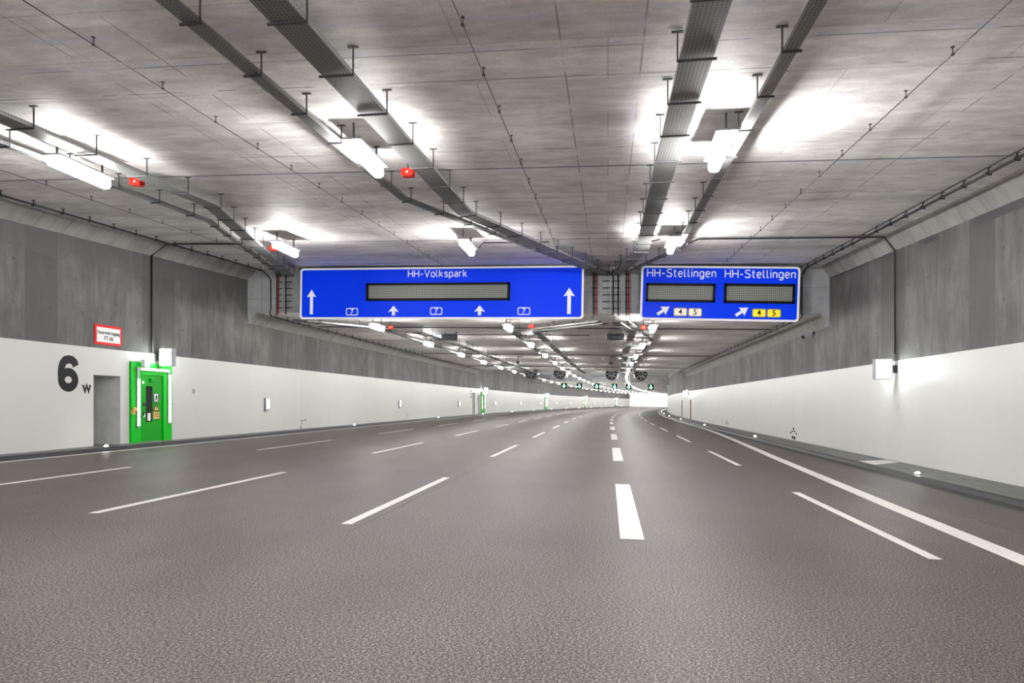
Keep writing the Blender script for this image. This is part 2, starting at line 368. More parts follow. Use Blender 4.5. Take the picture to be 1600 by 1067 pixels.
SS = srange(SBACK, SEND, BR, 2.0)
def struct(mb, name, mats): o = mb.build(name, mats, fix=False); o['kind'] = 'structure'; return o
HL, HR, HH = -15.2, 8.3, .47
mb = MB(); strip(mb, SS, lambda s, d: (-14.85, zf(-14.85, s)), lambda s, d: (7.22, zf(7.22, s)), -14.85, 7.22, div=3); struct(mb, 'floor', M['asphalt'])
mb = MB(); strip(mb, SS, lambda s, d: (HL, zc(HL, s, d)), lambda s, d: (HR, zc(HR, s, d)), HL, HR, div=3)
for S, lo, hi in ((STEP, 1, -1), (N0, -1, 1), (N1, 1, -1)):                 # the vertical faces where the ceiling steps
    pts = [LW, HL, HR, RW]
    for l0, l1 in zip(pts[:-1], pts[1:]):
        def zz(l, d): return zc(l, S, d)-(HH if l in (LW, RW) else 0)
        mb.quad([P(l0, S, zz(l0, lo)), P(l1, S, zz(l1, lo)), P(l1, S, zz(l1, hi)), P(l0, S, zz(l0, hi))], [(l0, zz(l0, lo)), (l1, zz(l1, lo)), (l1, zz(l1, hi)), (l0, zz(l0, hi))], 1)
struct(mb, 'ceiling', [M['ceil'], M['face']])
mb = MB(); strip(mb, SS, lambda s, d: (LW, zc(LW, s, d)-HH), lambda s, d: (HL, zc(HL, s, d)), 0, .65); struct(mb, 'trim_1', M['haunch'])
mb = MB(); strip(mb, SS, lambda s, d: (HR, zc(HR, s, d)), lambda s, d: (RW, zc(RW, s, d)-HH), 0, .6); struct(mb, 'trim_2', M['haunch'])
mb = MB(); strip(mb, SS, lambda s, d: (LW-1.4, zw(LW, s)), lambda s, d: (-14.85, zw(-14.85, s)), -17, -14.85)
strip(mb, SS, lambda s, d: (-14.85, zw(-14.85, s)), lambda s, d: (-14.80, zf(-14.85, s)), 0, .1, 1)
strip(mb, SS, lambda s, d: (-14.98, zw(-14.98, s)+.004), lambda s, d: (-14.85, zw(-14.85, s)+.004), 0, .2, 1)
strip(mb, SS, lambda s, d: (-14.85, zf(-14.85, s)+.003), lambda s, d: (-14.72, zf(-14.85, s)+.003), 0, .2, 1); struct(mb, 'trim_3', [M['walk'], M['curb']])
mb = MB(); strip(mb, SS, lambda s, d: (7.22, zw(7.22, s)), lambda s, d: (RW+.6, zw(RW, s)), 7.22, 9.2)
strip(mb, SS, lambda s, d: (7.17, zf(7.2, s)-.002), lambda s, d: (7.22, zw(7.22, s)), 0, .1, 1)
strip(mb, SS, lambda s, d: (7.22, zw(7.22, s)+.004), lambda s, d: (7.36, zw(7.36, s)+.004), 0, .2, 1)
strip(mb, SS, lambda s, d: (6.84, zf(6.84, s)+.003), lambda s, d: (7.2, zf(7.2, s)+.003), 0, .2, 1); struct(mb, 'trim_4', [M['walk'], M['curb']])
# side walls with their door recesses
REC_L = [(19.68, 20.88, 2.19, 1.35, 0), (79.5, 80.9, 2.5, .9, 0), (82.5, 83.6, 2.19, .9, 0)]+[(c-1.6, c-.4, 2.19, .9, 0) for c in (142.0, 201.0, 261.0)]
REC_R = [(76.5, 77.7, 2.1, .42, 1), (87.7, 88.9, 2.1, .42, 1)]
def wall(name, L, recs, sgn):
    ex = [e for r in recs for e in r[:2]]; ss = srange(SBACK, SEND, list(BR)+ex, 2.0); mb = MB()
    def base(s): return zw(L, s)
    for a, b in zip(ss[:-1], ss[1:]):
        m = (a+b)/2; rec = next((r for r in recs if r[0]-1e-3 < m < r[1]+1e-3), None)
        z0 = rec[2] if rec else 0
        def q(h0, h1, mi, top=False):
            za0, zb0 = base(a)+h0, base(b)+h0
            za1, zb1 = (zc(L, a, 1)-HH, zc(L, b, -1)-HH) if top else (base(a)+h1, base(b)+h1)
            mb.quad([P(L, a, za0), P(L, b, zb0), P(L, b, zb1), P(L, a, za1)], [(a, h0), (b, h0), (b, zb1-base(b)), (a, za1-base(a))], mi)
        q(z0, 3.03, 1); q(3.03, 0, 0, True)
    for a, b, h, d, k in recs:                                       # reveals, back and lintel of each recess
        D = L-sgn*d; mi = 3 if k else 2
        for s in (a, b): mb.quad([P(L, s, base(s)), P(D, s, base(s)), P(D, s, base(s)+h), P(L, s, base(s)+h)], None, mi)
        mb.quad([P(D, a, base(a)), P(D, b, base(b)), P(D, b, base(b)+h), P(D, a, base(a)+h)], None, 2)
        mb.quad([P(L, a, base(a)+h), P(L, b, base(b)+h), P(D, b, base(b)+h), P(D, a, base(a)+h)], None, 2)
    struct(mb, name, [M['wall2'] if sgn > 0 else M['wall'], M['paint'], M['wallgrey'], M['brown']])
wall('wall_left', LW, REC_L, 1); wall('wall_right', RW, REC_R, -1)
mb = MB(); mb.quad([(LW-2, SBACK, -1), (RW+2, SBACK, -1), (RW+2, SBACK, 8), (LW-2, SBACK, 8)], [(0, 0), (26, 0), (26, 9), (0, 9)]); struct(mb, 'rear_light_block', M['face'])  # added unseen end wall, blocks world light from behind the camera
mb = MB(); e = P(0, SEND, 0); mb.quad([e+Vector((-90, -6, -.75)), e+Vector((160, -6, -.75)), e+Vector((160, 400, -.75)), e+Vector((-90, 400, -.75))]); o = struct(mb, 'ground', M['ground'])

mb = MB()                                                                    # dark repair strips under the right haunch
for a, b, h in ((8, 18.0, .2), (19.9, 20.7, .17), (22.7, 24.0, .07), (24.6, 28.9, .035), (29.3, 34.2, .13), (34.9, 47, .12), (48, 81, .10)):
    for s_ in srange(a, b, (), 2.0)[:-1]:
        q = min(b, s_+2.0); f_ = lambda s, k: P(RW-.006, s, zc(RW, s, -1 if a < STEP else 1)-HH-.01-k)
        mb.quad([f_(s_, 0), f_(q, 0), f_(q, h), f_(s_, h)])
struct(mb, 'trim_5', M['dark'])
# ------------------------------------------------------------------ road markings
def marking(s0, s1, l0, l1, wd, label, group, name='lane_dash'):
    mb = MB(); ss = srange(s0, s1, (), 2.0)
    def c(s): t = (s-s0)/(s1-s0); return l0+(l1-l0)*t
    strip(mb, ss, lambda s, d: (c(s)-wd/2, zf(c(s)-wd/2, s)+.005), lambda s, d: (c(s)+wd/2, zf(c(s)+wd/2, s)+.005), 0, wd)
    o = mb.build(name, M['mark'], fix=False); return tag(o, label, 'road marking', group)
rows = [(-11.05, .15, 'thin white lane dash', 'outermost left lane line', 'dashes of the outermost left lane line'),
        (-7.25, .15, 'thin white lane dash', 'second lane line from the left', 'dashes of the second lane line from the left'),
        (-3.5, .15, 'thin white lane dash', 'lane line beside the dark asphalt seam', 'dashes of the lane line beside the asphalt seam'),
        (.3, .30, 'broad white block dash', 'broad central block line', 'broad dashes of the central block line'),
        (3.66, .15, 'thin white lane dash', 'rightmost dashed line near the curving edge line', 'dashes of the rightmost dashed line')]
for l, wd, kind, row, grp in rows:
    k = 0; s = 8.9 if l > 3 or l == .3 else 9.1
    if l == 3.66: s = 8.5
    while s < 250:
        marking(s, s+6, l, l, wd, '%s white dash from the camera in the %s' % (ORD[k], row), grp); s += 12; k += 1
marking(SBACK+.2, SEND, -14.55, -14.55, .2, 'solid white edge line running beside the left kerb', None, 'edge_line')
ep = [(SBACK+.2, 2.9), (2, 4.33), (8, 4.62), (13, 4.84), (24, 5.42), (36, 6.12), (49, 6.72), (62, 6.88), (SEND, 6.88)]
mb = MB(); 
def el(s):
    for (a, x), (b, y) in zip(ep[:-1], ep[1:]):
        if s <= b: return x+(y-x)*(s-a)/(b-a)
    return ep[-1][1]
strip(mb, srange(SBACK+.2, SEND, [e[0] for e in ep], 1.0), lambda s, d: (el(s)-.14, zf(el(s), s)+.006), lambda s, d: (el(s)+.14, zf(el(s), s)+.006), 0, .3)
tag(mb.build('edge_line', M['mark'], fix=False), 'broad solid white edge line curving in from the right kerb', 'road marking')
mb = MB(); mb.quad([P(7.4, 20.9, zw(7.4, 21)+.008), P(8.5, 22.1, zw(8.5, 22)+.008), P(8.5, 23.0, zw(8.5, 23)+.008), P(7.4, 22.2, zw(7.4, 22)+.008)])
tag(mb.build('walkway_marking', M['mark'], fix=False), 'white painted patch on the right walkway below the wall lamp box', 'road marking')

# ------------------------------------------------------------------ cable trays, conduits and wires
def hanger_mesh(wd, hang, mirrored=False):
    mb = MB(); m = -1 if mirrored else 1
    mb.box(-wd/2-.04, wd/2+.04, -.015, .015, -.03, -.006)                    # cross arm under the tray
    x = m*(wd/2+.03); mb.box(x-.009, x+.009, -.009, .009, -.03, hang); mb.box(x-.07, x+.07, -.02, .02, hang-.015, hang-.003)
    return mb
def channel(pts, wd, h):                         # pts world Vectors; U profile with UV (length, across)
    mb = MB(); rows = []; L = 0
    for i, p in enumerate(pts):
        d0 = (p-pts[i-1]) if i else (pts[1]-p); d1 = (pts[i+1]-p) if i < len(pts)-1 else d0
        d0 = Vector((d0.x, d0.y, 0)).normalized(); d1 = Vector((d1.x, d1.y, 0)).normalized()
        d = (d0+d1).normalized(); r = Vector((d.y, -d.x, 0)); k = 1/max(.4, d.dot(d0)); r *= k
        if i: L += (p-pts[i-1]).length
        rows.append((p, r, L))
    prof = [(-wd/2, h), (-wd/2, 0), (wd/2, 0), (wd/2, h)]; cum = [0, h, h+wd, 2*h+wd]; t = .004
    for (p, r, a), (q, r2, b) in zip(rows[:-1], rows[1:]):
        for j in range(3):
            (x0, z0), (x1, z1) = prof[j], prof[j+1]
            A = [p+r*x0+Vector((0, 0, z0)), q+r2*x0+Vector((0, 0, z0)), q+r2*x1+Vector((0, 0, z1)), p+r*x1+Vector((0, 0, z1))]
            mb.quad(A, [(a, cum[j]), (b, cum[j]), (b, cum[j+1]), (a, cum[j+1])])
    lid = Vector((0, 0, h*.55))                                             # the cables lying in the tray, seen as a dark bed
    for (p, r, a), (q, r2, b) in zip(rows[:-1], rows[1:]):
        mb.quad([p-r*(wd/2-.01)+lid, q-r2*(wd/2-.01)+lid, q+r2*(wd/2-.01)+lid, p+r*(wd/2-.01)+lid], None, 1)
    return mb
def tray(path, wd, hang, label, sp=1.43, mirrored=False, cat='cable tray', h=.07, grp=None):
    """path: (l, s) corner list"""
    pts = []; hs = []; acc = 0; nxt = .6
    for (l0, s0), (l1, s1) in zip(path[:-1], path[1:]):
        n = max(1, int(math.hypot(l1-l0, s1-s0)/1.0+.5))
        for k in range(n):
            t = k/n; pts.append((l0+(l1-l0)*t, s0+(s1-s0)*t))
    pts.append(path[-1])
    def hz(l, s):
        z = zc(l, s, -1 if s <= STEP and path[0][1] < STEP-1 else 1)
        if N0 <= s <= N1: z = 5.35-.02*l-.0013*s
        return z-hang
    W = [P(l, s, hz(l, s)) for l, s in pts]
    a = ang(path[0][1]); root = empty('cable_tray', W[0], 0, label, cat, grp)
    ch = channel([p-W[0] for p in W], wd, h).build('tray_channel', [M['tray'], M['cable']], root, fix=False)
    proto = None; cnt = 0
    for i in range(1, len(W)):
        d = (W[i]-W[i-1]); seg = Vector((d.x, d.y, 0)).length; mid = pts[i]
        spc = sp if pts[i][1] < 60 else sp*2.2
        while nxt <= acc+seg:
            t = (nxt-acc)/seg; p = W[i-1].lerp(W[i], t)
            if not (N0-1 < mid[1] < N1+1) and cnt < 96:
                if proto is None: proto = hanger_mesh(wd, hang, mirrored).build('hanger', M['dark'], root); hgr = proto
                else: hgr = proto.copy(); col.objects.link(hgr)
                hgr.location = p-W[0]; hgr.rotation_euler = (0, 0, math.atan2(-d.x, d.y)); cnt += 1
            nxt += spc
        acc += seg
    return root
E1 = 28.7
tray([(-9.55, 5.5), (-9.55, 15.9), (-13.55, E1)], .36, .35, 'wide perforated cable tray running beside the left row of ceiling lamps')
tray([(-10.83, 6.5), (-10.83, 18.0), (-14.0, E1)], .16, .30, 'narrow cable tray carrying the left row of ceiling lamps before the signs')
tray([(-4.72, 4.0), (-4.72, 15.9), (-.45, E1)], .18, .30, 'narrow cable tray carrying the middle row of lamps and bending towards the sign gap')
tray([(-3.55, 4.0), (-3.55, 17.3), (-.1, E1)], .40, .35, 'wide perforated cable tray right of the middle lamp row, ending at the sign gap')
tray([(1.08, 4.0), (1.08, 23.0), (.35, E1)], .40, .35, 'wide perforated cable tray running overhead just left of the brightest lamp', mirrored=True)
tray([(2.2, 4.0), (2.2, 23.2), (.75, E1)], .16, .30, 'narrow cable tray carrying the right row of ceiling lamps before the signs', mirrored=True)
B0 = 29.5
tray([(-13.2, B0), (-9.4, 34.0), (-8.9, 44), (-8.6, 81)], .36, .35, 'wide cable tray behind the left sign, beside the left row of small far lamps', 1.8)
tray([(-13.8, B0), (-10.9, 32.8), (-10.85, 60), (-10.85, 285)], .16, .30, 'narrow cable tray carrying the left row of far lamps beyond the signs', 2.6)
tray([(-.35, B0), (-4.6, 34.0), (-4.75, 60), (-4.75, 285)], .18, .30, 'narrow tray slanting left behind the signs then carrying the middle far lamps', 2.6)
tray([(-.1, B0+.3), (-3.4, 33.4), (-3.1, 60), (-2.8, 81)], .36, .35, 'wide cable tray between the middle far lamps and the hanging horn loudspeaker', 1.8)
tray([(.35, B0), (1.13, 33.4), (1.15, 45), (1.55, 81)], .36, .35, 'wide bent cable tray right of the hanging horn loudspeaker', 1.8, True)
tray([(.8, B0), (2.25, 37.5), (2.25, 60), (2.25, 285)], .16, .30, 'narrow cable tray carrying the right row of far lamps beyond the signs', 2.6, True)

def line_run(l, s0, s1, hang, r, sp, label, name, cat, mat, clip_w=.03, two=0.0, clipmat=None):
    """straight wire or pipe under the ceiling held by clips"""
    W = []
    for s in srange(s0, s1, (), 2.0):
        zz = zc(l, s, -1 if s0 < STEP-1 else 1)
        if N0 <= s <= N1: zz = 5.35-.02*l-.0013*s
        W.append(P(l, s, zz-hang))
    root = empty(name, W[0], 0, label, cat)
    mb = MB(); mb.tube([p-W[0] for p in W], r, 6); mb.build('cable' if r < .03 else 'pipe', mat, root, True)
    if two:
        mb = MB(); mb.tube([p-W[0]+Vector((-two, 0, hang*.35)) for p in W], r*.45, 6); mb.build('thin_cable', M['cable'], root, True)
    s = s0+.4; proto = None; cnt = 0
    while s < min(s1, 80) and cnt < 90:
        if proto is None:
            mb = MB(); mb.box(-clip_w/3, clip_w/3, -.01, .01, -r*1.2, hang); mb.box(-clip_w*1.4, clip_w*1.4, -.02, .02, -r*1.4, r*.9); mb.box(-clip_w*1.4, clip_w*1.4, -.02, .02, hang-.012, hang)
            c = proto = mb.build('clip', clipmat or M['dark'], root)
        else: c = proto.copy(); col.objects.link(c)
        zz = zc(l, s, -1 if s0 < STEP-1 else 1); c.location = P(l, s, zz-hang)-W[0]; s += sp; cnt += 1
line_run(-6.57, 5, 27.9, .10, .007, 1.43, 'thin black wire on clips left of the middle lamp row', 'clipped_wire', 'wire', M['cable'], .012)
line_run(-1.72, 5, 27.9, .10, .008, 1.43, 'thin black wire on clips crossing the ceiling above the left sign lettering', 'clipped_wire', 'wire', M['cable'], .014)
line_run(4.37, 5, 27.9, .10, .008, 1.43, 'thin black wire on clips across the bright ceiling on the right', 'clipped_wire', 'wire', M['cable'], .014)
line_run(-12.88, 10, 27.9, .10, .006, 1.43, 'thin black wire on clips between the left lamps and the left haunch', 'clipped_wire', 'wire', M['cable'], .012)
line_run(-14.75, 12, 28.6, .12, .030, 1.0, 'black pipe with clips along the left ceiling edge before the signs', 'ceiling_pipe', 'pipe', M['cable'], .04)
line_run(7.62, 10, 28.6, .12, .030, 1.0, 'black pipe with clips along the right ceiling edge before the sign', 'ceiling_pipe', 'pipe', M['cable'], .04, .16)
line_run(-14.75, 29.4, 81, .12, .028, 1.2, 'black pipe with clips along the left ceiling edge behind the left sign', 'ceiling_pipe', 'pipe', M['cable'], .04)
line_run(7.62, 29.4, 81, .12, .028, 1.2, 'black pipe with clips along the right ceiling edge beyond the right sign', 'ceiling_pipe', 'pipe', M['cable'], .04, .16)
# cross conduits
def conduit(pts, r, label, name='conduit', mat='cable', cat='conduit'):
    mb = MB(); o0 = Vector(pts[0]); mb.tube([Vector(p)-o0 for p in pts], r, 8); return tag(mb.build(name, M[mat], None, True, o0), label, cat)
def C(l, s, h, side=-1): return P(l, s, zc(l, s, side)-h)
conduit([C(-4.1, 22.3, .32), C(-4.1, 22.9, .06), C(-1.9, 22.9, .06)], .018, 'thin conduit from the middle lamp above the left sign to the cable tray')
conduit([C(1.6, 22.4, .1), C(1.2, 22.9, .1)], .018, 'short conduit left of the lamp above the right sign')
conduit([C(2.4, 22.0, .32), C(2.8, 22.7, .05), C(8.3, 22.7, .05), P(8.56, 22.6, zc(8.6, 22.6)-HH), P(8.56, 22.55, 3.15)], .022, 'black conduit from the right lamps across the ceiling and down the right wall')
conduit([C(-12.4, 22.7, .05), C(-15.1, 22.5, .05), P(-15.6, 22.4, zc(LW, 22.4)-HH), P(-15.6, 22.4, 3.4)], .028, 'black conduit across the ceiling and down the left wall to the green door')
for s, nm in ((34.4, 'first'), (38.0, 'second'), (53.8, 'third'), (72.0, 'fourth')):
    conduit([C(-14.6 if s != 38 else -9.5, s, .05, 1), C(-1.0 if s == 38 else 7.5, s, .05, 1)], .022, '%s thin conduit crossing the ceiling behind the signs' % nm, 'cross_conduit')
# bends of the edge pipes down the ceiling step
def bend(l, x, lab):
    zt, zb = zc(l, STEP, -1)-.12, zc(l, STEP, 1)-.12; pts = [(l, 28.4, zt+.0)]
    for k in range(5):
        a = k/4*math.pi/2; pts.append((l+x*(1-math.cos(a)), 28.5+.35*math.sin(a), zt-.02-.35*(1-math.cos(a))))
    pts += [(l+x, 28.86, zb+.3), (l+x*.8, 28.88, zb+.02), (l+x*.6, 29.2, zb-.03), (l, 29.7, zb)]
    conduit(pts, .03, lab, 'pipe_bend', cat='pipe')
bend(-14.75, .25, 'black pipe bending down the ceiling step left of the left sign')
bend(7.62, -.1, 'black pipe bending down the ceiling step right of the right sign')

def riser(l, label, offs, wd=.3, n=6, x0=0):
    zb, zt = zc(l, STEP, 1)+.0, zc(l, STEP, -1)-.1
    root = empty('cable_riser', (l, 28.98, zb), 0, label, 'cable riser')
    for dx, mt in offs:
        mb = MB(); mb.tube([(dx, -.09, -.1), (dx, -.07, .05), (dx, -.07, zt-zb)], .028, 8); c = mb.build('cable', M[mt], root, True)
        if mt == 'red': c['label'] = 'red cable'
    for k in range(n):
        z = .2+(zt-zb-.4)*k/(n-1); mb = MB(); mb.box(x0-wd/2, x0+wd/2, -.045, 0, z-.02, z+.02); mb.build('cleat', M['dark'], root)
riser(-.52, 'black and red cables clipped up the step just right of the left sign', [(-.05, 'cable'), (.06, 'red')], .22)
riser(-.07, 'bare row of cleats between the two cable risers in the sign gap', [], .30)
riser(.31, 'pair of black cables clipped up the step in the middle of the sign gap', [(-.1, 'cable'), (.1, 'cable')], .36)
riser(.79, 'black and red cables clipped up the step just left of the right sign', [(-.05, 'cable'), (.05, 'red')], .22)
riser(-14.16, 'red cable clipped up the step at the far left of the left sign', [(0, 'red'), (-.08, 'cable')], .24)
riser(-13.75, 'black cable with cleats beside the left edge of the left sign', [(-.08, 'cable')], .32)

# ------------------------------------------------------------------ ceiling lamps
def make_lamp():
    root = empty('ceiling_lamp', (0, 0, 0))
    mb = MB(); Mx = Matrix.Rotation(math.pi/2, 4, 'Z')
    mb.prism(rrect(.36, .035, .015, 4, 0, .115), -.74, .74, Matrix()); mb.build('housing', M['grey'], root)
    mb = MB(); mb.prism(rrect(.20, .20, .07, 5), -.72, .72, Matrix()); mb.build('diffuser', M['lamp'], root)
    for y in (-.6, .6):
        mb = MB(); mb.box(-.015, .015, y-.015, y+.015, .13, .45); mb.box(-.06, .06, y-.03, y+.03, .435, .45); mb.build('bracket', M['dark'], root)
    return root
lamp0 = make_lamp(); used = False; bright_mesh = None
def lamp_at(l, s, label, group, bright=False):
    global used
    o = lamp0 if not used else copy_tree(lamp0); used = True
    z = zc(l, s, -1 if s < STEP else 1)-.46
    if N0 <= s <= N1: z = 5.35-.02*l-.0013*s-.46
    if bright:
        global bright_mesh
        d = next(c for c in o.children if c.name.startswith('diffuser'))
        if bright_mesh is None: bright_mesh = d.data.copy(); bright_mesh.materials[0] = M['lamp2']
        d.data = bright_mesh
    o.location = P(l, s, z); o.rotation_euler = (0, 0, -ang(s)); tag(o, label, 'ceiling lamp', group)
ROWS = [(-10.3, 'left', 12.6), (-4.34, 'middle', 12.25), (1.9, 'right', 12.4)]
for l, row, s1 in ROWS:
    for k, s in enumerate((-24, -15, -5.8, 3.3)):
        lamp_at(l, s, 'ceiling lamp of the %s row, %s one behind or above the viewpoint' % (row, ORD[3-k]), 'lamps behind the viewpoint', row == 'right' and s > 0)
    lamp_at(l, s1, 'glowing white strip lamp nearest the camera in the %s ceiling row' % row, 'near ceiling lamps', row == 'right')
    lamp_at(l, 21.5, 'glowing lamp of the %s row just in front of the blue signs' % row, 'near ceiling lamps', row == 'right')
    k = 0; s = 30.6
    while s < 286:
        lamp_at(l, s, 'small bright lamp of the %s row, %s one beyond the blue signs' % (row, ORD[k]), 'far ceiling lamps'); s += 9.15; k += 1
# red detector boxes beside lamps
def redbox(l, s, side, label):
    root = empty('detector_box', C(l, s, .28, side), 0, label, 'detector box', 'red detector boxes')
    mb = MB(); mb.prism(rrect(.24, .15, .03), -.09, .09, Matrix()); mb.build('case', M['redbox'], root)
    mb = MB(); mb.box(-.02, .02, -.02, .02, .07, .28); mb.build('bracket', M['dark'], root)
    mb = MB(); mb.lathe([(.0, -.105), (.02, -.10), (.025, -.09)], 12); mb.build('lens', M['pale'], root)
for a in ((-10.1, 14.0, -1, 'red detector box at the end of the nearest left lamp'), (-4.0, 13.8, -1, 'red detector box at the end of the nearest middle lamp'),
          (-11.1, 22.3, -1, 'red detector box left of the lamp over the left sign edge'), (-10.2, 32.3, 1, 'red detector box just below the lower edge of the left sign'),
          (-3.4, 31.5, 1, 'red detector box below the sign near the slanting cable tray'), (1.55, 31.6, 1, 'red detector box below the left end of the right sign')): redbox(*a)

# ------------------------------------------------------------------ the blue signs
SG = 28.2
def sign(x0, x1, yt0, yb0, yt1, yb1, label):
    """pixel corners give the across-positions and heights of the board on the cross plane s = SG"""
    la, za = face_pt(x0, yt0, SG); _, zb = face_pt(x0, yb0, SG); lb, zc_ = face_pt(x1, yt1, SG); _, zd = face_pt(x1, yb1, SG)
    cx, cz = (la+lb)/2, (za+zb+zc_+zd)/4; w_, h_ = lb-la, ((za-zb)+(zc_-zd))/2; tilt = -((zc_+zd)-(za+zb))/2/(lb-la)
    root = empty('direction_sign', (cx, SG, cz), 0, label, 'road sign', 'blue direction signs', ry=tilt)
    def loc(px, py):
        l, z = face_pt(px, py, SG); return l-cx, z-cz+tilt*(l-cx)
    mb = MB(); mb.prism(rrect(w_, h_, .14), 0, .05, Matrix()); mb.build('border', M['signwhite'], root)
    mb = MB(); mb.prism(rrect(w_-.16, h_-.16, .09), -.006, .01, Matrix()); mb.build('sign_face', M['blue'], root)
    mb = MB(); mb.box(-w_/2+.15, w_/2-.15, .05, .30, -h_/2+.1, h_/2-.02); mb.build('housing', M['grey'], root)
    mb = MB(); mb.box(-w_/2-.1, w_/2+.1, .04, .16, h_/2+.002, h_/2+.035); mb.build('top_shadow_bar', M['cable'], root)  # black bar standing in for the shadow line above the board
    n = max(2, int(w_/2.2))
    for k in range(n):
        x = -w_/2+.6+(w_-1.2)*k/(n-1); mb = MB(); mb.box(x-.05, x+.05, .3, .8, h_/2-.5, h_/2-.4); mb.box(x-.05, x+.05, .3, .8, -h_/2+.3, -h_/2+.4); mb.build('support_bracket', M['dark'], root)
    return root, loc, w_, h_
def display(root, loc, px0, px1, py0, py1):
    a = loc(px0, (py0+py1)/2); b = loc(px1, (py0+py1)/2); h_ = (py1-py0)/F*SG*1.01; w_ = b[0]-a[0]; x, z = (a[0]+b[0])/2, (a[1]+b[1])/2
    mb = MB(); t = .09
    for q in ((-w_/2, w_/2, h_/2-t, h_/2), (-w_/2, w_/2, -h_/2, -h_/2+t), (-w_/2, -w_/2+t, -h_/2, h_/2), (w_/2-t, w_/2, -h_/2, h_/2)): mb.box(x+q[0], x+q[1], -.09, -.005, z+q[2], z+q[3])
    d = mb.build('display_frame', M['black'], root)
    mb = MB(); mb.box(x-w_/2+t*.5, x+w_/2-t*.5, -.03, -.008, z-h_/2+t*.5, z+h_/2-t*.5); mb.build('led_screen', M['led'], d)
def arrow_up(root, loc, px, py0, py1, hw, sw, hh, rot=0):
    x, z0 = loc(px, py1); _, z1 = loc(px, py0); L = z1-z0; k = SG/F
    p = [(-sw*k, -L/2), (sw*k, -L/2), (sw*k, L/2-hh*k), (hw*k, L/2-hh*k-.04), (0, L/2), (-hw*k, L/2-hh*k-.04), (-sw*k, L/2-hh*k)]
    mb = MB(); mb.prism(p, -.012, -.004, T((x, 0, (z0+z1)/2)) @ Matrix.Rotation(rot, 4, 'Y')); mb.build('arrow', M['signwhite'], root)
def shield(root, loc, px, py, w_, h_, txt, bg, fg, edge, size):
    x, z = loc(px, py); k = SG/F
    mb = MB(); mb.prism(rrect(w_*k, h_*k, .07, 5, x, z), -.010, -.004, Matrix()); s = mb.build('road_number_plate', edge, root)
    mb = MB(); mb.prism(rrect(w_*k-.07, h_*k-.07, .05, 5, x, z), -.014, -.008, Matrix()); mb.build('plate_face', bg, s)
    text_mesh(txt, size, fg, s, M_face(x, -.017, z), 'number', bold=.004)
r, loc, w_, h_ = sign(469, 912, 419.5, 498.5, 414.5, 498.5, 'large blue motorway sign reading HH-Volkspark with a long dark display')
x, z = loc(683, 427.3); stroke_text('HH-Volkspark', .275, x, z, r, M['signwhite'], width=2.45)
display(r, loc, 573, 797, 442, 470)
arrow_up(r, loc, 487, 452.5, 491, 8, 2.6, 11); arrow_up(r, loc, 889.5, 449.5, 490.5, 9, 2.9, 12)
arrow_up(r, loc, 615.3, 477.5, 492.8, 9, 2.6, 9); arrow_up(r, loc, 749.8, 477, 492.5, 9, 2.6, 9)
for px, py in ((550.5, 487), (682, 486), (819, 486)): shield(r, loc, px, py, 20, 12, '7', M['blue'], M['signwhite'], M['signwhite'], .28)
r, loc, w_, h_ = sign(1001, 1249.5, 414.5, 499.5, 417.3, 502.7, 'smaller blue sign reading HH-Stellingen twice with two short displays')
for px, py, dx in ((1063.5, 427, 0), (1186.5, 428.5, 0)):
    x, z = loc(px, py-.5); stroke_text('HH-Stellingen', .295, x, z, r, M['signwhite'], width=2.60)
display(r, loc, 1009, 1117, 443.5, 471.5); display(r, loc, 1131, 1241.5, 444.5, 473.5)
def arrow_diag(px0, py0, px1, py1):
    a = Vector(loc(px0, py0)); b = Vector(loc(px1, py1)); d = (b-a); L = d.length; d.normalize(); nrm = Vector((-d.y, d.x)); k = SG/F
    q = [(-2.3*k, 0), (2.3*k, 0), (2.3*k, L-11*k), (7.5*k, L-12*k), (0, L), (-7.5*k, L-12*k), (-2.3*k, L-11*k)]
    mb = MB(); mb.prism([tuple(a+nrm*(-x)+d*y) for x, y in q], -.012, -.004, Matrix()); mb.build('arrow', M['signwhite'], r)
arrow_diag(1028, 491, 1047, 479); arrow_diag(1150.5, 493, 1170, 480.5)
for px, py, t, m in ((1064, 487.5, '4', 'yellow_overexposed'), (1087, 488, '5', 'yellow_overexposed'), (1187, 489, '4', 'yellow'), (1210.3, 489.5, '5', 'yellow')):
    shield(r, loc, px, py, 21, 13.5, t, M[m], M['black'], M['grey'], .30)

# ------------------------------------------------------------------ hanging loudspeakers
def speaker(l, s, label):
    root = empty('horn_loudspeaker', C(l, s, 0, 1), 0, label, 'loudspeaker', 'horn loudspeakers')
    mb = MB(); f = [(-.44, -.40, -.14), (.44, -.40, -.14), (.44, -.40, -.50), (-.44, -.40, -.50)]; b = [(-.28, .35, -.16), (.28, .35, -.16), (.28, .35, -.32), (-.28, .35, -.32)]
    for i in range(4): j = (i+1) % 4; mb.quad([f[i], f[j], b[j], b[i]])
    mb.quad(b); g = [(-.18, -.05, -.24), (.18, -.05, -.24), (.18, -.05, -.34), (-.18, -.05, -.34)]
    f2 = [(-.42, -.40, -.16), (.42, -.40, -.16), (.42, -.40, -.48), (-.42, -.40, -.48)]
    for i in range(4): j = (i+1) % 4; mb.quad([f[i], f[j], f2[j], f2[i]])
    mb.build('horn', M['grey'], root, fix=False)
    mb = MB()
    for i in range(4): j = (i+1) % 4; mb.quad([f2[i], f2[j], g[j], g[i]])
    mb.quad(g); mb.build('throat', M['grey'], root, fix=False)
    for x in (-.3, .3): mb = MB(); mb.box(x-.02, x+.02, -.05, .0, -.2, 0); mb.build('bracket', M['dark'], root)
speaker(.37, 36.2, 'dark grey horn loudspeaker hanging between the trays right of the middle lamps')
speaker(-8.35, 37.0, 'dark grey horn loudspeaker hanging below the left sign by the wide tray')
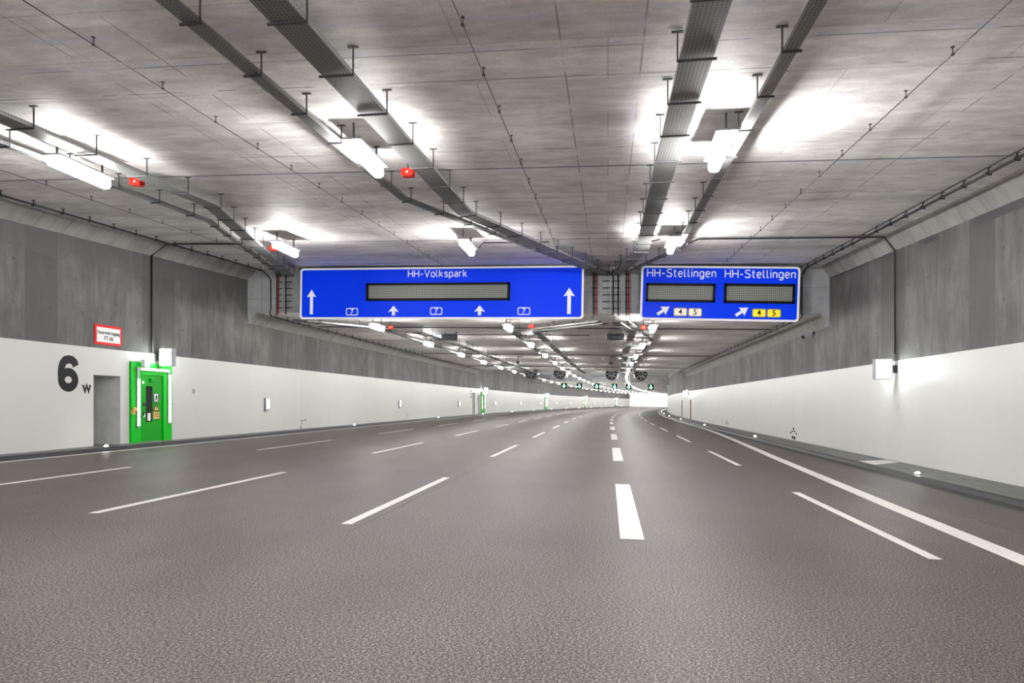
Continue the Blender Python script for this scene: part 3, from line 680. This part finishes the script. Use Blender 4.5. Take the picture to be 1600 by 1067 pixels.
def sensor(l, s, label):
    root = empty('traffic_sensor', C(l, s, 0, 1), 0, label, 'sensor', 'ceiling traffic sensors')
    mb = MB(); mb.box(-.02, .02, -.02, .02, -.45, 0); mb.box(-.02, .35, -.02, .02, -.06, -.02); mb.build('bracket', M['dark'], root)
    mb = MB(); mb.box(-.12, .12, -.25, .15, -.62, -.42); mb.build('sensor_head', M['dark'], root)
sensor(-7.2, 56.5, 'small dark bracket sensor on the ceiling behind the left sign'); sensor(.2, 56, 'small dark bracket sensor on the ceiling left of the bent tray')

# ------------------------------------------------------------------ jet fans and lane signals
def make_fan():
    root = empty('jet_fan', (0, 0, 0)); mb = MB()
    mb.lathe([(.72, -1.7), (.76, -1.66), (.76, 1.66), (.72, 1.7), (.62, 1.6), (.60, .2), (.60, -1.45), (.72, -1.7)], 28); mb.build('casing', M['steel'], root, True)
    mb = MB(); mb.lathe([(0, -1.35), (.12, -1.30), (.19, -1.1), (.19, .2), (0, .25)], 16); hub = mb.build('hub', M['steel'], root, True)
    for k in range(8):
        a = 2*math.pi*k/8; mb = MB(); Mx = Matrix.Rotation(a, 4, 'Y')
        mb.prism([(.16, -.07), (.60, -.13), (.60, .13), (.16, .07)], -.015, .015, Mx @ T((0, -1.05, 0)) @ Matrix.Rotation(.5, 4, 'X')); mb.build('blade', M['pale'], root)
    mb = MB(); mb.lathe([(.599, -1.0), (.599, -.2), (.0, -.2)], 24); mb.build('grille', M['black'], root)
    for y in (-1.0, 1.0):
        mb = MB(); mb.box(-.7, .7, y-.05, y+.05, .70, .78); mb.box(-.62, -.55, y-.04, y+.04, .3, 1.45); mb.box(.55, .62, y-.04, y+.04, .3, 1.45); mb.build('suspension_frame', M['dark'], root)
    return root
fans = [(-9.5, 85.5, 'leftmost jet fan under the ceiling recess beyond the signs'), (-5.95, 85.5, 'second jet fan from the left under the ceiling recess'),
        (.15, 85.5, 'second jet fan from the right, left of the far right lamps'), (3.55, 85.5, 'rightmost jet fan, right of the far right lamp row')]
f0 = make_fan()
for k, (l, s, lab) in enumerate(fans):
    o = f0 if k == 0 else copy_tree(f0); o.location = P(l, s, 5.05-.02*l); o.rotation_euler = (0, 0, -ang(s)); tag(o, lab, 'jet fan', 'jet fans')
def make_signal():
    root = empty('lane_signal', (0, 0, 0)); mb = MB(); mb.prism(rrect(.95, .95, .08), 0, .25, Matrix()); mb.build('signal_box', M['black'], root)
    mb = MB(); mb.prism([(-.09, .32), (-.09, -.05), (-.3, -.05), (0, -.36), (.3, -.05), (.09, -.05), (.09, .32)], -.02, -.004, Matrix()); mb.build('arrow', M['arrow'], root)
    mb = MB(); mb.box(-.03, .03, .1, .16, .47, .72); mb.build('hanger', M['dark'], root); return root
s0_ = make_signal()
for k, (l, lab) in enumerate(((-10.0, 'leftmost'), (-7.2, 'second from left'), (-4.1, 'third from left'), (-.9, 'third from right'), (1.6, 'second from right'), (5.5, 'rightmost'))):
    o = s0_ if k == 0 else copy_tree(s0_); s = 127.5; o.location = P(l, s, 4.45-.02*l); o.rotation_euler = (0, 0, -ang(s))
    tag(o, '%s small green lane signal hanging far down the tunnel' % lab, 'lane signal', 'green lane signals')

# ------------------------------------------------------------------ emergency stations on the left wall
def make_door():
    """origin at wall face, walkway level, centre of the 2.2 m wide green panel; +x out of the wall, +y along the tunnel"""
    root = empty('emergency_door', (0, 0, 0)); PL = PM_left
    mb = MB(); W2 = 1.095; H = 2.70
    for q in ((-W2, -.60, 0, H), (.62, W2, 0, H), (-.60, .62, 2.28, H)): mb.box(0, .07, q[0], q[1], q[2], q[3])
    mb.build('door_surround', M['green'], root)
    mb = MB(); mb.box(0, .035, -.60, .62, .01, 2.28); leaf = mb.build('door_leaf', M['green2'], root)
    mb = MB(); mb.box(.035, .05, -.58, .60, 2.16, 2.185); mb.box(.035, .10, -.10, .14, 2.06, 2.18); mb.build('door_closer', M['green2'], leaf)
    mb = MB(); mb.box(.035, .045, -.29, .03, .68, 1.90); wdw = mb.build('window', M['glass'], leaf)
    mb = MB(); mb.box(.045, .07, -.24, -.10, .72, .98); mb.build('window_label', M['pale'], wdw)
    mb = MB(); mb.box(.035, .06, -.45, -.36, 1.22, 1.36); mb.box(.05, .11, -.43, -.38, 1.26, 1.30); mb.build('handle', M['dark'], leaf)
    mb = MB(); mb.box(.035, .045, -.47, -.35, .82, 1.02); mb.build('sticker', M['black'], leaf)
    mb = MB(); mb.prism([(-.46, .84), (-.36, .84), (-.36, .99)], -.049, -.045, PL()); mb.build('sticker_wedge', M['white'], leaf)
    mb = MB(); mb.box(.035, .045, -.50, -.40, 1.98, 2.07); mb.build('sticker', M['white'], leaf)
    mb = MB(); mb.box(.035, .045, .10, .40, 1.36, 1.66); st = mb.build('exit_pictogram', M['black'], leaf)
    mb = MB(); mb.box(.045, .05, .13, .37, 1.38, 1.64); mb.build('pictogram_field', M['white'], st)
    mb = MB()
    mb.box(.05, .053, .22, .26, 1.58, 1.62)
    for poly in ([(.19, 1.48), (.27, 1.48), (.28, 1.57), (.20, 1.57)], [(.19, 1.49), (.24, 1.49), (.17, 1.39), (.14, 1.40)], [(.22, 1.49), (.27, 1.49), (.31, 1.40), (.28, 1.39)], [(.26, 1.56), (.33, 1.50), (.34, 1.52), (.27, 1.58)], [(.33, 1.39), (.36, 1.39), (.36, 1.63), (.33, 1.63)]):
        mb.prism(poly, -.053, -.05, PL())
    mb.build('running_figure', M['black'], st)
    mb = MB(); mb.prism([(.07, 1.04), (.43, 1.04), (.25, 1.33)], -.045, -.035, PL()); tr = mb.build('warning_triangle', M['black'], leaf)
    mb = MB(); mb.prism([(.12, 1.07), (.38, 1.07), (.25, 1.28)], -.049, -.044, PL()); mb.build('triangle_field', M['orange'], tr)
    mb = MB(); mb.prism([(.25, 1.24), (.22, 1.16), (.25, 1.17), (.23, 1.09), (.29, 1.18), (.26, 1.18), (.28, 1.24)], -.052, -.048, PL()); mb.build('bolt_symbol', M['black'], tr)
    mb = MB(); mb.box(.035, .045, .09, .42, .78, 1.01); wp = mb.build('warning_plate', M['orange'], leaf)
    mb = MB(); mb.box(.045, .048, .14, .37, .925, .95); mb.box(.045, .048, .12, .39, .85, .87); mb.build('plate_lines', M['black'], wp)
    for yy, z0, z1 in ((-.80, .55, 2.15), (.88, .62, 2.35)):
        mb = MB(); mb.box(.07, .12, yy-.05, yy+.05, z0-.06, 2.50); rail = mb.build('light_rail', M['steel'], root)
        n = 5; st = (z1-z0)/n
        for k in range(n):
            mb = MB(); mb.box(.12, .16, yy-.04, yy+.04, z0+k*st+.02, z0+(k+1)*st-.02); mb.build('light_tube', M['strip'], rail)
    mb = MB(); mb.box(.07, .12, -.85, .93, 2.42, 2.52); rail = mb.build('light_rail', M['steel'], root)
    for k in range(4): mb = MB(); y = -.62+k*.37; mb.box(.12, .16, y, y+.34, 2.43, 2.50); mb.build('light_tube', M['strip'], rail)
    mb = MB(); mb.box(0, .16, -.04, .04, 1.05, 1.2, T((0, -1.05, -.1))); mb.lathe([(0, -.06), (.06, -.05), (.07, .0), (.05, .06)], 12, T((.14, -1.0, 1.12)) @ Matrix.Rotation(math.pi/2, 4, 'Z')); b = mb.build('call_button', M['orange'], root)
    return root
def make_signbox(out):                       # box standing out from the wall, lit on both faces; origin at wall face, box centre height
    root = empty('illuminated_sign_box', (0, 0, 0)); mb = MB(); d = out
    mb.box(d*.14, d*.64, -.11, .11, -.31, -.285); mb.box(d*.14, d*.64, -.11, .11, .285, .31); mb.box(d*.14, d*.17, -.11, .11, -.285, .285); mb.box(d*.61, d*.64, -.11, .11, -.285, .285); mb.build('case', M['grey'], root)
    for y in (-1, 1): mb = MB(); mb.box(min(d*.17, d*.61), max(d*.17, d*.61), min(y*.06, y*.10), max(y*.06, y*.10), -.285, .285); mb.build('lit_face', M['boxglow'], root)
    mb = MB(); mb.box(min(0, d*.15), max(0, d*.15), -.04, .04, -.12, .12); mb.build('bracket', M['dark'], root); return root
def make_smallbox():
    root = empty('junction_lamp', (0, 0, 0)); mb = MB(); mb.box(0, .14, -.13, .13, -.12, .12); mb.build('case', M['white'], root)
    mb = MB(); mb.box(.14, .15, -.11, .11, -.10, .10); mb.build('lit_face', M['small'], root); return root
ST = [22.4, 85.3, 142.0, 201.0, 261.0]
WH = ['near the big 6', 'beside the second pair of recesses', 'third along the left wall', 'fourth along the left wall', 'at the far end of the left wall']
d0, b0, j0 = make_door(), make_signbox(1), make_smallbox()
for k, s in enumerate(ST):
    for proto, dz, ds, lab, cat, grp in ((d0, 0, 0, 'bright green emergency door framed by white light strips, %s' % WH[k], 'door', 'green emergency doors'),
            (b0, 2.92, .35, 'glowing white sign box above the green door, %s' % WH[k], 'sign box', 'glowing sign boxes on the left wall'),
            (j0, 2.67, -.48, 'small lit white box over the green door, %s' % WH[k], 'lamp', 'small lit boxes over the green doors')):
        o = proto if k == 0 else copy_tree(proto); o.location = P(LW+(.075 if proto is j0 else 0), s+ds, zw(LW, s)+dz); o.rotation_euler = (0, 0, -ang(s)); tag(o, lab, cat, grp)
bR = make_signbox(-1)
for k, (s, lab) in enumerate(((22.55, 'glowing white sign box jutting from the right wall at the end of its conduit'), (79.0, 'small glowing sign box far along the right wall'))):
    o = bR if k == 0 else copy_tree(bR); o.location = P(RW, s, zw(RW, s)+2.78); tag(o, lab, 'sign box', 'glowing sign boxes on the right wall')
o = copy_tree(j0); o.location = P(RW-.15, 78.2, 2.95); o.rotation_euler = (0, 0, math.pi); tag(o, 'small lit box below the far sign box on the right wall', 'lamp')
# wall-mounted emergency phones/lights
def make_walllight():
    root = empty('wall_light', (0, 0, 0)); mb = MB(); mb.prism(rrect(.30, .62, .03), -.09, 0, PM_left()); mb.build('case', M['grey'], root)
    mb = MB(); mb.box(.09, .12, -.06, .13, -.17, .27); mb.build('lit_panel', M['small'], root); return root
wl = make_walllight()
for k in range(12):
    s = 30.64+20.9*k; o = wl if k == 0 else copy_tree(wl); o.location = P(LW, s, zw(LW, s)+1.24); o.rotation_euler = (0, 0, -ang(s))
    tag(o, 'small lit box on the white left wall, %s one beyond the nearest green door' % ORD[k], 'wall light', 'small lit boxes on the left wall')
# kerb lights
def make_stud():
    root = empty('kerb_light', (0, 0, 0)); mb = MB(); mb.lathe([(0, 0), (.09, 0), (.09, .02), (.07, .035), (0, .035)], 16, Matrix.Rotation(math.pi/2, 4, 'X')); mb.build('rim', M['steel'], root, True)
    mb = MB(); mb.lathe([(.055, .034), (.055, .05), (.03, .07), (0, .075)], 16, Matrix.Rotation(math.pi/2, 4, 'X')); mb.build('lens', M['stud'], root, True); return root
sd = make_stud(); first = True
for side, l, s, st in (('left', -14.93, 19.3, 20.9), ('right', 7.42, 18.2, 19.0)):
    k = 0
    while s < 285:
        o = sd if first else copy_tree(sd); first = False; o.location = P(l, s, zw(l, s)+.004)
        tag(o, 'glowing kerb light on the %s kerb, %s from the camera' % (side, ORD[k]), 'kerb light', 'kerb lights on the %s' % side); s += st; k += 1

# ------------------------------------------------------------------ writing and small things on the walls
def on_left(s, h, x=.004): return P(LW, s, zw(LW, s)+h)+Vector((x, 0, 0))
def wall_text(body, s, h, size, label, mat='black', sx=1, bold=0, cat='wall lettering'):
    p = on_left(s, h); o = text_mesh(body, size, M[mat], None, M_left(), 'wall_lettering', bold=bold, sx=sx); o.location = p; o.rotation_euler = (0, 0, -ang(s)); return tag(o, label, cat)
mb = MB(); Hh = 1.0; Wd = .80
ribbon(mb, [(px*1.42*Hh, py*Hh) for px, py in arc(.28, .315, .186, .225, 0, 360, 32)[:-1]], .25, -.006, 0, PM_left(), True)
ribbon(mb, [(px*1.42*Hh, py*Hh) for px, py in [(.485,.73),(.45,.84),(.38,.90),(.29,.915),(.20,.885),(.135,.80),(.10,.68),(.085,.54),(.09,.32)]], .24, -.007, 0, PM_left())
o = mb.build('wall_numeral', M['black']); o.location = P(LW, 18.26, 2.035); tag(o, 'huge black numeral 6 painted on the white left wall', 'wall lettering')
mb = MB(); ribbon(mb, [(0, .22), (.075, .015), (.15, .2), (.225, .015), (.30, .22)], .07, -.006, 0, PM_left())
o = mb.build('wall_letter', M['black']); o.location = P(LW, 19.24, 2.0); tag(o, 'small black letter W painted right of the big 6', 'wall lettering')
wall_text('5', 78.7, 2.3, 1.30, 'large numeral 5 painted far along the left wall', sx=.9, bold=.03)
wall_text('30', 24.93, 1.76, .25, 'small grey number 30 painted right of the nearest green door', 'dark', .9)
wall_text('1 2\n3 3', 23.95, 1.95, .15, 'faint small grey digits painted beside the green door frame', 'faint', .8)
wall_text('31', 45.2, 1.76, .25, 'tiny number painted between the first two wall lights on the left', 'faint', .9)
o = text_mesh('33', .22, M['faint'], None, M_right(), 'wall_lettering'); o.location = (RW-.004, 22.45, 1.55); tag(o, 'faint small number painted below the sign box on the right wall', 'wall lettering')
root = empty('fire_access_sign', (LW, 20.3, 3.80), 0, 'red bordered white sign reading Feuerwehrzugang FT-06 above the wall recess', 'sign')
mb = MB(); mb.box(0, .03, -.60, .60, -.31, .31); mb.build('border', M['signred'], root)
mb = MB(); mb.box(.03, .034, -.52, .52, -.23, .23); mb.build('sign_face', M['pale'], root)
text_mesh('Feuerwehrzugang', .168, M['black'], root, M_left(.037, 0, .07), sx=.84, bold=.002); text_mesh('FT-06', .19, M['black'], root, M_left(.037, 0, -.11), sx=.9, bold=.002)
# hand-hold bracket on the left wall and drilled marks on the right
p = on_left(34.6, 0, 0); root = empty('wall_bracket', p, 0, 'thin bent grey bracket low on the left wall by the joint', 'bracket')
mb = MB(); mb.tube([(.05, -.25, .10), (.05, -.08, .38), (.05, .3, .44)], .012, 6); mb.build('rod', M['grey'], root)
for y, z in ((-.25, .08), (-.15, .42), (.3, .44)): mb = MB(); mb.box(0, .06, y-.04, y+.04, z-.035, z+.035); mb.build('clamp', M['grey'], root)
p = on_left(53.6, 0, 0); root = empty('wall_bracket', p, 0, 'tiny bent bracket low on the left wall farther along', 'bracket'); mb = MB(); mb.tube([(.05, -.2, .5), (.05, 0, .25), (.05, .3, .15)], .012, 6); mb.build('rod', M['grey'], root)
root = empty('wall_anchor_cluster', (RW, 34.35, -.07), 0, 'cluster of small black anchors low on the right wall at the joint', 'wall anchors')
for y, z, h2 in ((.5, .32, .03), (-.5, .30, .03), (.2, .40, .03), (0, .52, .04), (-.2, .40, .03), (.15, .12, .07), (-.2, .10, .07)):
    mb = MB(); mb.box(-.04, 0, y-.05, y+.05, z-h2, z+h2); mb.build('anchor', M['black'], root)
root = empty('wall_anchor_cluster', (RW, 52.9, -.09), 0, 'tiny black anchors low on the right wall farther along', 'wall anchors')
for y, z in ((.4, .25), (0, .4), (-.4, .25)): mb = MB(); mb.box(-.04, 0, y-.06, y+.06, z-.04, z+.04); mb.build('anchor', M['black'], root)
# steel door deep inside the nearest recess
root = empty('recess_door', (LW-1.33, 20.28, zw(LW, 20)), 0, 'plain grey steel door set deep in the nearest left recess', 'door')
mb = MB(); mb.box(0, .05, -.5, .5, .01, 2.1); mb.build('door_leaf', M['grey'], root); mb = MB(); mb.box(.05, .1, .3, .42, 1.0, 1.04); mb.build('handle', M['dark'], root)
